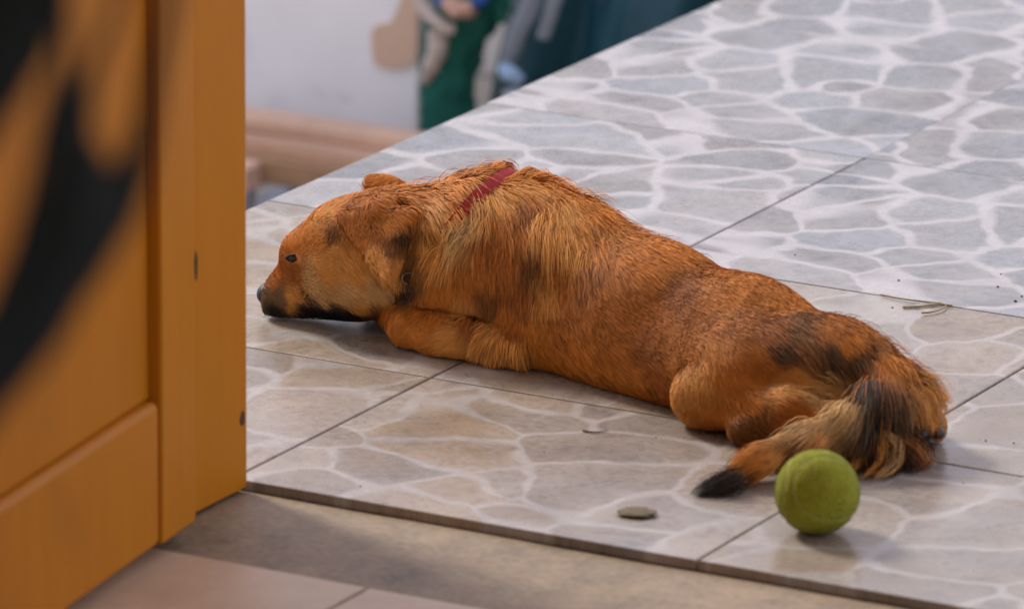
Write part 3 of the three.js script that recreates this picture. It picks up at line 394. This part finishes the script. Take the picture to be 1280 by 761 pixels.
{
  const r = rng(2024), pos = bodyGeometry.attributes.position, nor = bodyGeometry.attributes.normal, ix = bodyGeometry.index, T = ix.count / 3, out = {};
  const va = [0, 1, 2].map(() => new THREE.Vector3()), e1 = new THREE.Vector3(), e2 = new THREE.Vector3();
  const put = (p) => { const q = skin(p[0], p[1], p[2]); return q; };
  for (let t = 0; t < T; t++) {
    const id = [ix.getX(3 * t), ix.getX(3 * t + 1), ix.getX(3 * t + 2)];
    id.forEach((v, k) => va[k].fromBufferAttribute(pos, v));
    const area = e1.subVectors(va[1], va[0]).cross(e2.subVectors(va[2], va[0])).length() / 2;
    if (va[0].y < 0.0045) continue;
    const far = va[0].z < -0.125 && va[0].y < 0.1 ? 0.45 : 1;                    // thinner on the side lying against nothing
    coatAt([va[0].x, va[0].y, va[0].z], out);
    const short = smooth(0.014, 0.004, out.len);
    const want = area * far * mix(95e4, 170e4, short);
    let n = Math.floor(want) + (r() < want % 1 ? 1 : 0);
    while (n-- > 0) {
      let a = r(), b = r(); if (a + b > 1) { a = 1 - a; b = 1 - b; } const c = 1 - a - b;
      const p = [0, 1, 2].map((k) => va[0].getComponent(k) * a + va[1].getComponent(k) * b + va[2].getComponent(k) * c);
      const N = [0, 1, 2].map((k) => { const f = ['getX', 'getY', 'getZ'][k]; return nor[f](id[0]) * a + nor[f](id[1]) * b + nor[f](id[2]) * c; });
      const noseD = Math.hypot(p[0] + 0.206, p[1] - 0.0165, p[2] + 0.09), eyeD = Math.hypot(p[0] - EYE[0], (p[1] - EYE[1]) * 1.5, p[2] - EYE[2]);
      if (noseD < 0.0135 || eyeD < 0.0068) continue;
      // locks: hair leans together in small cells and wanders with slow noise
      const cell = 0.011, cx = Math.round(p[0] / cell), cy = Math.round(p[1] / cell), cz = Math.round(p[2] / cell), hsh = rng((cx * 73856093) ^ (cy * 19349663) ^ (cz * 83492791));
      const jx = hsh() - 0.5, jy = hsh() - 0.5, jz = hsh() - 0.5, tone = hsh();
      coatAt([p[0] + 0.008 * noise(p[0] * 70, p[1] * 70, p[2] * 70) + 0.004 * (r() - 0.5), p[1] + 0.008 * noise(p[0] * 70 + 9, p[1] * 70, p[2] * 70) + 0.004 * (r() - 0.5), p[2]], out);
      let { d, len, lift } = out;
      const wild = 0.09 + 0.74 * smooth(0.01, 0.026, len);
      d = [d[0] + wild * (0.55 * jx + 0.35 * (r() - 0.5) + 0.5 * noise(p[0] * 40, p[1] * 40, p[2] * 40)), d[1] + wild * (0.55 * jy + 0.35 * (r() - 0.5) + 0.5 * noise(p[0] * 40, p[1] * 40 + 20, p[2] * 40)), d[2] + wild * (0.55 * jz + 0.35 * (r() - 0.5))];
      let dot = d[0] * N[0] + d[1] * N[1] + d[2] * N[2]; d = d.map((v, k) => v - N[k] * dot); let l = Math.hypot(...d) || 1; d = d.map((v) => v / l);
      len *= 0.6 + 0.65 * r() + 0.25 * (tone - 0.5);
      const cd = collarDistance(p[0], p[1]), nearNeck = p[0] > -0.09 && p[0] < 0.06 && p[1] > 0.03;
      if (nearNeck && p[1] > 0.11 && Math.abs(cd) < 0.0055) { if (r() < 0.72) continue; len *= 0.4; }
      const hold = r() < 0.75;
      lift *= 0.5 + 0.7 * hsh();
      if (out.len > 0.014 && r() < 0.035) { len *= 1.25; lift = Math.min(0.6, lift * 1.8 + 0.05); }           // loose guard hairs
      const seg = len > 0.009 ? 4 : 3, step = len / seg, path = [p.slice()];
      let q = p.slice(), v = d.map((x, k) => x * (1 - lift) + N[k] * lift * 1.3);
      const top = lift * len * 0.9 + 0.0012;
      for (let k = 1; k <= seg; k++) {
        l = Math.hypot(...v) || 1; q = q.map((x, i) => x + v[i] / l * step);
        const e = 0.0018, h = put(q), gx = skin(q[0] + e, q[1], q[2]) - skin(q[0] - e, q[1], q[2]), gy = skin(q[0], q[1] + e, q[2]) - skin(q[0], q[1] - e, q[2]), gz = skin(q[0], q[1], q[2] + e) - skin(q[0], q[1], q[2] - e), gl = Math.hypot(gx, gy, gz) || 1, G = [gx / gl, gy / gl, gz / gl];
        const low = Math.min(top, 0.0009 + 0.0006 * k);
        let push = 0; if (h < low) push = low - h; else if (h > top * 1.6) push = (top * 1.6 - h) * 0.6;
        q = q.map((x, i) => x + G[i] * push);
        if (q[1] < 0.0012) q[1] = 0.0012 + 0.0008 * r();
        const vd = v[0] * G[0] + v[1] * G[1] + v[2] * G[2];
        v = v.map((x, i) => x - G[i] * vd * 0.55); v[1] -= 0.1 * len / 0.02;
        if (nearNeck && cd < 0 && collarDistance(q[0], q[1]) > -0.003 && q[1] > 0.114 && hold) break;
        path.push(q);
      }
      if (path.length < 2) continue;
      const sh = 0.88 + 0.24 * r() + mix(0.15, 0.42, smooth(0.012, 0.022, out.len)) * (tone - 0.5) + 0.15 * noise(p[0] * 120, p[1] * 120, p[2] * 120);
      const mixed = out.c[0] < 0.06 && out.len > 0.012 && r() < 0.16 ? HAIR.M : out.c[0] > 0.45 && out.len > 0.016 && r() < 0.06 ? HAIR.D : out.c;
      const base = mixed.map((x) => x * sh), u = r(), sable = out.len > 0.011 && u < (out.len > 0.016 ? 0.1 : 0.015);
      const tip = sable ? base.map((x) => x * 0.25) : u > 0.72 ? [mix(base[0], 0.6, 0.25), mix(base[1], 0.34, 0.25), mix(base[2], 0.13, 0.25)] : base;
      strand(path, mix(0.00032, 0.0006, smooth(0.004, 0.02, len)) * (0.8 + 0.5 * r()), base, out.c[0] < 0.05 ? base : tip, N, r);
    }
  }
  // long locks of the tail feathering, lying on the tiles
  const lock = (pts, n, spread, key, w = 0.0005) => {
    const c = new THREE.CatmullRomCurve3(pts.map((p) => new THREE.Vector3(...p)));
    for (let k = 0; k < n; k++) {
      const o = [r() - 0.5, r() - 0.5, r() - 0.5], t1 = 0.75 + 0.25 * r(), t0 = 0.15 * r(), path = [];
      for (let s = 0; s <= 7; s++) { const t = mix(t0, t1, s / 7), p = c.getPoint(t), f = spread * (0.55 + 1.1 * Math.sin(Math.PI * Math.min(1, t * 1.05)) * 0.6) * (1 - 0.55 * t * t); path.push([p.x + o[0] * f, Math.max(0.0012 + 0.003 * (o[1] + 0.5), p.y + o[1] * f), p.z + o[2] * f]); }
      const sh = 0.55 + 0.8 * r(), b = HAIR[key].map((x) => x * sh);
      strand(path, w, b, b, [0.3 + r() - 0.5, 0.75, 0.6 + r() - 0.5], r);
    }
  };
  lock([[0.4121, 0.035, 0.0261], [0.409, 0.02, 0.0442], [0.4078, 0.008, 0.0553], [0.4081, 0.003, 0.0723]], 70, 0.011, 'L');
  lock([[0.4188, 0.03, 0.0397], [0.4314, 0.02, 0.0383], [0.4367, 0.009, 0.0517], [0.4311, 0.003, 0.0777]], 80, 0.011, 'C');
  lock([[0.4158, 0.032, 0.035], [0.422, 0.02, 0.042], [0.4265, 0.009, 0.055], [0.42, 0.003, 0.078]], 60, 0.01, 'L');
  lock([[0.4239, 0.026, 0.0218], [0.4334, 0.012, 0.0122], [0.4439, 0.004, 0.0124], [0.4548, 0.002, 0.0106]], 80, 0.014, 'L');
  lock([[0.4239, 0.026, 0.0318], [0.4384, 0.014, 0.0222], [0.4479, 0.006, 0.0224], [0.4568, 0.002, 0.0256]], 60, 0.014, 'M');
  for (const [dx, key] of [[0, 'K'], [0.006, 'D'], [-0.006, 'B']]) {
    lock([[0.415 + dx, 0.034, 0.0207], [0.4225 + dx, 0.014, 0.038], [0.4313 + dx, 0.002, 0.0669]], 110, 0.024, key);
    lock([[0.3954 + dx, 0.034, 0.0199], [0.3977 + dx, 0.014, 0.0405], [0.3969 + dx, 0.002, 0.0634]], 110, 0.024, key);
    lock([[0.4204 + dx, 0.03, 0.0146], [0.4325 + dx, 0.01, 0.0173], [0.443 + dx, 0.002, 0.0459]], 110, 0.024, key);
  }
  lock([[0.3476, 0.012, 0.1499], [0.3365, 0.007, 0.1614], [0.3249, 0.002, 0.1763]], 120, 0.014, 'K', 0.0004);
  lock([[0.3583, 0.012, 0.1507], [0.3435, 0.005, 0.1616], [0.3308, 0.002, 0.1798]], 120, 0.018, 'K', 0.0004);
  lock([[0.353, 0.016, 0.146], [0.3435, 0.01, 0.158], [0.3308, 0.004, 0.168]], 80, 0.016, 'D', 0.0004);
  const col = new Float32Array(pos.count * 3);
  for (let i = 0; i < pos.count; i++) { coatAt([pos.getX(i), pos.getY(i), pos.getZ(i)], out); for (let a = 0; a < 3; a++) col[3 * i + a] = out.c[a] * 0.95; }
  bodyGeometry.setAttribute('color', new THREE.BufferAttribute(col, 3));
  part('body', inDog(bodyGeometry), new THREE.MeshStandardMaterial({ vertexColors: true, roughness: 0.85 }), dog);
  const g = new THREE.BufferGeometry();
  g.setAttribute('position', new THREE.Float32BufferAttribute(furP, 3)); g.setAttribute('normal', new THREE.Float32BufferAttribute(furN, 3)); g.setAttribute('color', new THREE.Float32BufferAttribute(furC, 3)); g.setIndex(furI);
  const f = part('fur', inDog(g), new THREE.MeshPhysicalMaterial({ vertexColors: true, roughness: 0.62, specularIntensity: 0.28, side: THREE.DoubleSide }), dog);
  f.userData.kind = 'stuff';
}
{
  const gloss = (c, rough) => new THREE.MeshPhysicalMaterial({ color: c, roughness: rough, clearcoat: 0.4, clearcoatRoughness: 0.3 });
  // nose with two nostrils
  const nf = (p) => { const e = dEll(p, [-0.204, 0.0182, -0.09, 0.0105, 0.0098, 0.0125]); return Math.max(e, -(Math.hypot((p[0] + 0.214) * 0.8, p[1] - 0.015, p[2] + 0.0845) - 0.0026), -(Math.hypot((p[0] + 0.214) * 0.8, p[1] - 0.015, p[2] + 0.0955) - 0.0026)); };
  part('nose', inDog(surfaceNet(nf, [-0.222, 0.004, -0.107], [-0.19, 0.031, -0.073], 0.0008)), new THREE.MeshPhysicalMaterial({ color: lin(0.014, 0.018, 0.024), roughness: 0.5, specularIntensity: 0.5 }), dog).userData.label = 'dark nose';
  for (const z of [EYE[2], -0.2 - EYE[2] - 0.002]) {
    const near = z > -0.1, eye = part('eye', new THREE.SphereGeometry(1, 28, 20).scale(0.0074, 0.0026, 0.004), new THREE.MeshPhysicalMaterial({ color: lin(0.008, 0.006, 0.005), roughness: 0.3 }), dog, [EYE[0] - 0.1, EYE[1], z + 0.08]);
    eye.rotation.set(0, near ? 0.65 : -0.65, near ? -0.1 : 0.1);
    part('eyelid', new THREE.TorusGeometry(1, 0.22, 10, 30).scale(0.0076, 0.003, 0.0042), new THREE.MeshStandardMaterial({ color: lin(0.015, 0.009, 0.006), roughness: 0.8 }), eye, [0, 0, near ? 0.001 : -0.001]);
  }
  // collar: a strap laid round the neck
  const C = COLLAR.c, U = [0.523, 0.852, 0], n = 90, P = [], I = [], rad = [];
  for (let i = 0; i < n; i++) { const w = i / n * Math.PI * 2; let s = 0.02; for (; s < 0.07; s += 0.0006) { const q = [C[0] + U[0] * Math.cos(w) * s, C[1] + U[1] * Math.cos(w) * s, C[2] + Math.sin(w) * s]; if (skin(...q) > (q[1] > 0.11 ? 0.0012 : -0.003) || q[1] < 0.008) break; } rad.push(s); }
  const soft = rad.map((_, i) => { let s = 0; for (let k = -5; k <= 5; k++) s += rad[(i + k + n) % n]; return s / 11; });
  const ring = [[-0.005, 0], [0.005, 0], [0.0054, 0.0012], [0.005, 0.0024], [-0.005, 0.0024], [-0.0054, 0.0012]];
  for (let i = 0; i < n; i++) for (const [a, b] of ring) { const w = i / n * Math.PI * 2, s = soft[i] + b; P.push(C[0] + U[0] * Math.cos(w) * s + COLLAR.n[0] * a, C[1] + U[1] * Math.cos(w) * s + COLLAR.n[1] * a, C[2] + Math.sin(w) * s); }
  for (let i = 0; i < n; i++) for (let k = 0; k < 6; k++) { const a = i * 6 + k, b = i * 6 + (k + 1) % 6, c = ((i + 1) % n) * 6 + k, e = ((i + 1) % n) * 6 + (k + 1) % 6; I.push(a, c, b, b, c, e); }
  const cg = new THREE.BufferGeometry(); cg.setAttribute('position', new THREE.Float32BufferAttribute(P, 3)); cg.setIndex(I); cg.computeVertexNormals();
  const collar = part('collar', inDog(cg), new THREE.MeshPhysicalMaterial({ color: lin(0.32, 0.012, 0.014), roughness: 0.8, sheen: 0.4, sheenColor: lin(0.4, 0.05, 0.05) }), dog);
  collar.userData.label = 'red collar half hidden in the neck fur';
  const tagRing = part('ring', new THREE.TorusGeometry(0.0056, 0.0006, 10, 32), new THREE.MeshStandardMaterial({ color: lin(0.3, 0.28, 0.26), metalness: 1, roughness: 0.3 }), collar, [-0.0545 - 0.1, 0.06, -0.0605 + 0.08]); tagRing.rotation.set(0.3, 0.5, 0.2);
  // pads of the far hind foot
  const pad = gloss(lin(0.018, 0.015, 0.014), 0.6);
  for (const [x, y, z, s] of [[0.4315, 0.021, -0.036, 0.0055], [0.4345, 0.0125, -0.0335, 0.0058], [0.429, 0.0065, -0.027, 0.0055], [0.4225, 0.012, -0.0255, 0.0075]]) part('paw_pad', new THREE.SphereGeometry(1, 20, 14).scale(s, s * 0.85, s), pad, dog, [x - 0.1, y, z + 0.08]);
}
// ---------------------------------------------------------------- tennis ball, litter on the tiles
{
  const R = 0.0318, r = rng(91), ball = thing('tennis_ball', 'fuzzy yellow green tennis ball on the porch tiles beside the dog', 'ball', [0.447, 0, 0.205]);
  ball.rotation.y = 0.6;
  const bump = (x, y, z) => 1 + 0.008 * noise(x * 3, y * 3, z * 3) + 0.004 * noise(x * 9, y * 9, z * 9) + 0.003 * noise(x * 22, y * 22, z * 22);
  const seamPoint = (t) => { const a = 0.44, b = 0.9; const x = Math.cos(t) * (1 - a) + Math.cos(3 * t) * a, z = Math.sin(t) * (1 - a) - Math.sin(3 * t) * a, y = Math.sin(2 * t) * b; const v = new THREE.Vector3(x, y, z).normalize(); return v.applyEuler(new THREE.Euler(0.5, 0.3, 0.9)); };
  const seam = []; for (let i = 0; i < 160; i++) seam.push(seamPoint(i / 160 * Math.PI * 2));
  const seamD = (v) => { let m = 9; for (const s of seam) { const d = s.distanceToSquared(v); if (d < m) m = d; } return Math.sqrt(m); };
  const g = new THREE.SphereGeometry(R, 96, 64), p = g.attributes.position;
  for (let i = 0; i < p.count; i++) { const v = new THREE.Vector3().fromBufferAttribute(p, i).normalize(), k = bump(v.x, v.y, v.z) * (1 - 0.022 * smooth(0.085, 0.03, seamD(v))); p.setXYZ(i, v.x * k * R, v.y * k * R, v.z * k * R); }
  g.computeVertexNormals();
  const feltMap = texture(1024, 512, (u, v) => { const k = 1 + 0.3 * noise(u * 420, v * 210, 3) + 0.25 * fbm(u * 60, v * 30, 9) + 0.25 * fbm(u * 9, v * 5, 12); return [toS(clamp(0.29 * k)), toS(clamp(0.3 * k)), toS(clamp(0.02 * k))]; });
  part('felt', g, new THREE.MeshStandardMaterial({ map: feltMap, bumpMap: feltMap, bumpScale: 0.0012, roughness: 0.95 }), ball, [0, R, 0]);
  part('seam', new THREE.TubeGeometry(new THREE.CatmullRomCurve3(seam.map((s) => s.clone().multiplyScalar(R * 0.97)), true), 200, 0.0007, 8, true), new THREE.MeshStandardMaterial({ color: lin(0.36, 0.37, 0.12), roughness: 0.8 }), ball, [0, R, 0]);
  const P = [], N = [], C = [], I = [];
  for (let k = 0; k < 32000; k++) {
    const z = r() * 2 - 1, a = r() * Math.PI * 2, s = Math.sqrt(1 - z * z), v = new THREE.Vector3(s * Math.cos(a), z, s * Math.sin(a));
    const sd = seamD(v); if (sd < 0.03) continue;
    const tuft = 0.5 + 0.5 * noise(v.x * 8, v.y * 8, v.z * 8), root = v.clone().multiplyScalar(R * bump(v.x, v.y, v.z) * (1 - 0.022 * smooth(0.085, 0.03, sd)) * 0.998);
    const lean = new THREE.Vector3(r() - 0.5, r() - 0.5, r() - 0.5).addScaledVector(v, 0.3 + 0.4 * r()).normalize();
    const len = 0.0006 + 0.0016 * r() * r(), side = new THREE.Vector3().crossVectors(lean, v).normalize().multiplyScalar(0.00008), tip = root.clone().addScaledVector(lean, len); if (tip.y + R < 0.0004) continue;
    const b = P.length / 3, sh = 0.9 + 0.3 * r() + 0.12 * (tuft - 0.5), c = [0.33 * sh, 0.34 * sh, 0.022 * sh];
    for (const q of [root.clone().add(side), root.clone().sub(side), tip]) { P.push(q.x, q.y, q.z); N.push(v.x, v.y, v.z); C.push(...c); }
    I.push(b, b + 1, b + 2);
  }
  const f = new THREE.BufferGeometry(); f.setAttribute('position', new THREE.Float32BufferAttribute(P, 3)); f.setAttribute('normal', new THREE.Float32BufferAttribute(N, 3)); f.setAttribute('color', new THREE.Float32BufferAttribute(C, 3)); f.setIndex(I);
  part('fuzz', f, new THREE.MeshStandardMaterial({ vertexColors: true, roughness: 0.9, side: THREE.DoubleSide }), ball, [0, R, 0]).userData.kind = 'stuff';
}
{
  const blob = (rx, ry, rz, k, rough = 0.2) => { const g = mergeVertices(new THREE.IcosahedronGeometry(1, 5).deleteAttribute('normal').deleteAttribute('uv')), p = g.attributes.position; for (let i = 0; i < p.count; i++) { const x = p.getX(i), y = p.getY(i), z = p.getZ(i), n = 1 + rough * noise(x * 1.6 + k, y * 1.6, z * 1.6) + 0.25 * rough * noise(x * 6, y * 6 + k, z * 6); p.setXYZ(i, x * n * rx, Math.max(-0.9, y * n) * ry, z * n * rz); } g.computeVertexNormals(); return g; };
  const dry = new THREE.MeshStandardMaterial({ color: lin(0.13, 0.095, 0.045), roughness: 0.8 }), dirt = new THREE.MeshStandardMaterial({ color: lin(0.05, 0.04, 0.032), roughness: 0.95 }), straw = new THREE.MeshStandardMaterial({ color: lin(0.3, 0.24, 0.13), roughness: 0.85 });
  one('pebble', blob(0.0148, 0.0024, 0.011, 4, 0.25), dry, 'flat brown pebble on the pale tiles in front of the dog', 'pebble', [0.3105, 0.0022, 0.235]).rotation.y = 0.35;
  // twig: stem with two offshoots
  const tw = thing('twig', 'thin dry twig lying on the tiles behind the dog', 'twig', [0.27, 0, -0.4]);
  const T = (pts, a, b) => limb(pts, [a, (a + b) / 2, b], 0.8, 30, 8, 0.25);
  part('stem', T([[-0.0283, 0.0015, 0.0282], [-0.0167, 0.0015, 0.0186], [-0.0053, 0.0015, 0.0036], [0.0065, 0.0015, 0.0022]], 0.0014, 0.0009), straw, tw); part('shoot', T([[-0.0062, 0.0022, 0.0375], [0.0002, 0.0022, 0.031], [0.0036, 0.0022, 0.0179], [0.0019, 0.0022, 0.0049]], 0.0012, 0.0006), straw, tw); part('shoot', T([[-0.0606, 0.002, 0.0043], [-0.0408, 0.002, 0.0068], [-0.0232, 0.002, 0.0049], [-0.0028, 0.002, 0.0013]], 0.0011, 0.0006), straw, tw);
  one('straw', T([[-0.025, 0.001, 0.0484], [-0.0154, 0.001, 0.0478], [-0.0077, 0.001, 0.0383]], 0.0009, 0.0004), dirt, 'short dark straw on the tile beside the belly of the dog', 'straw', [0.2, 0, 0.02]);
  const crumbs = [[0.2022, -0.448, 0.001], [0.2831, -0.4726, 0.0011], [0.0905, -0.4754, 0.0008], [0.2688, -0.5101, 0.00075], [0.2336, -0.3703, 0.0009], [0.2412, -0.3775, 0.0011], [0.4591, -0.0693, 0.0008], [0.4807, -0.0746, 0.00075], [0.0954, 0.2787, 0.0007], [0.2322, 0.0534, 0.0006], [0.4906, 0.0391, 0.00065], [0.1746, 0.1307, 0.0006], [0.3144, -0.44, 0.0013], [0.3129, -0.456, 0.001]];
  crumbs.forEach(([x, z, s], k) => one('crumb', blob(s, s * 0.6, s * 0.8, k * 2.3, 0.4), dirt, 'tiny dark crumb of dirt on the tiles', 'crumb', [x, s * 0.5, z], 'crumbs scattered on the tiles'));
}
renderer.render(scene, camera);
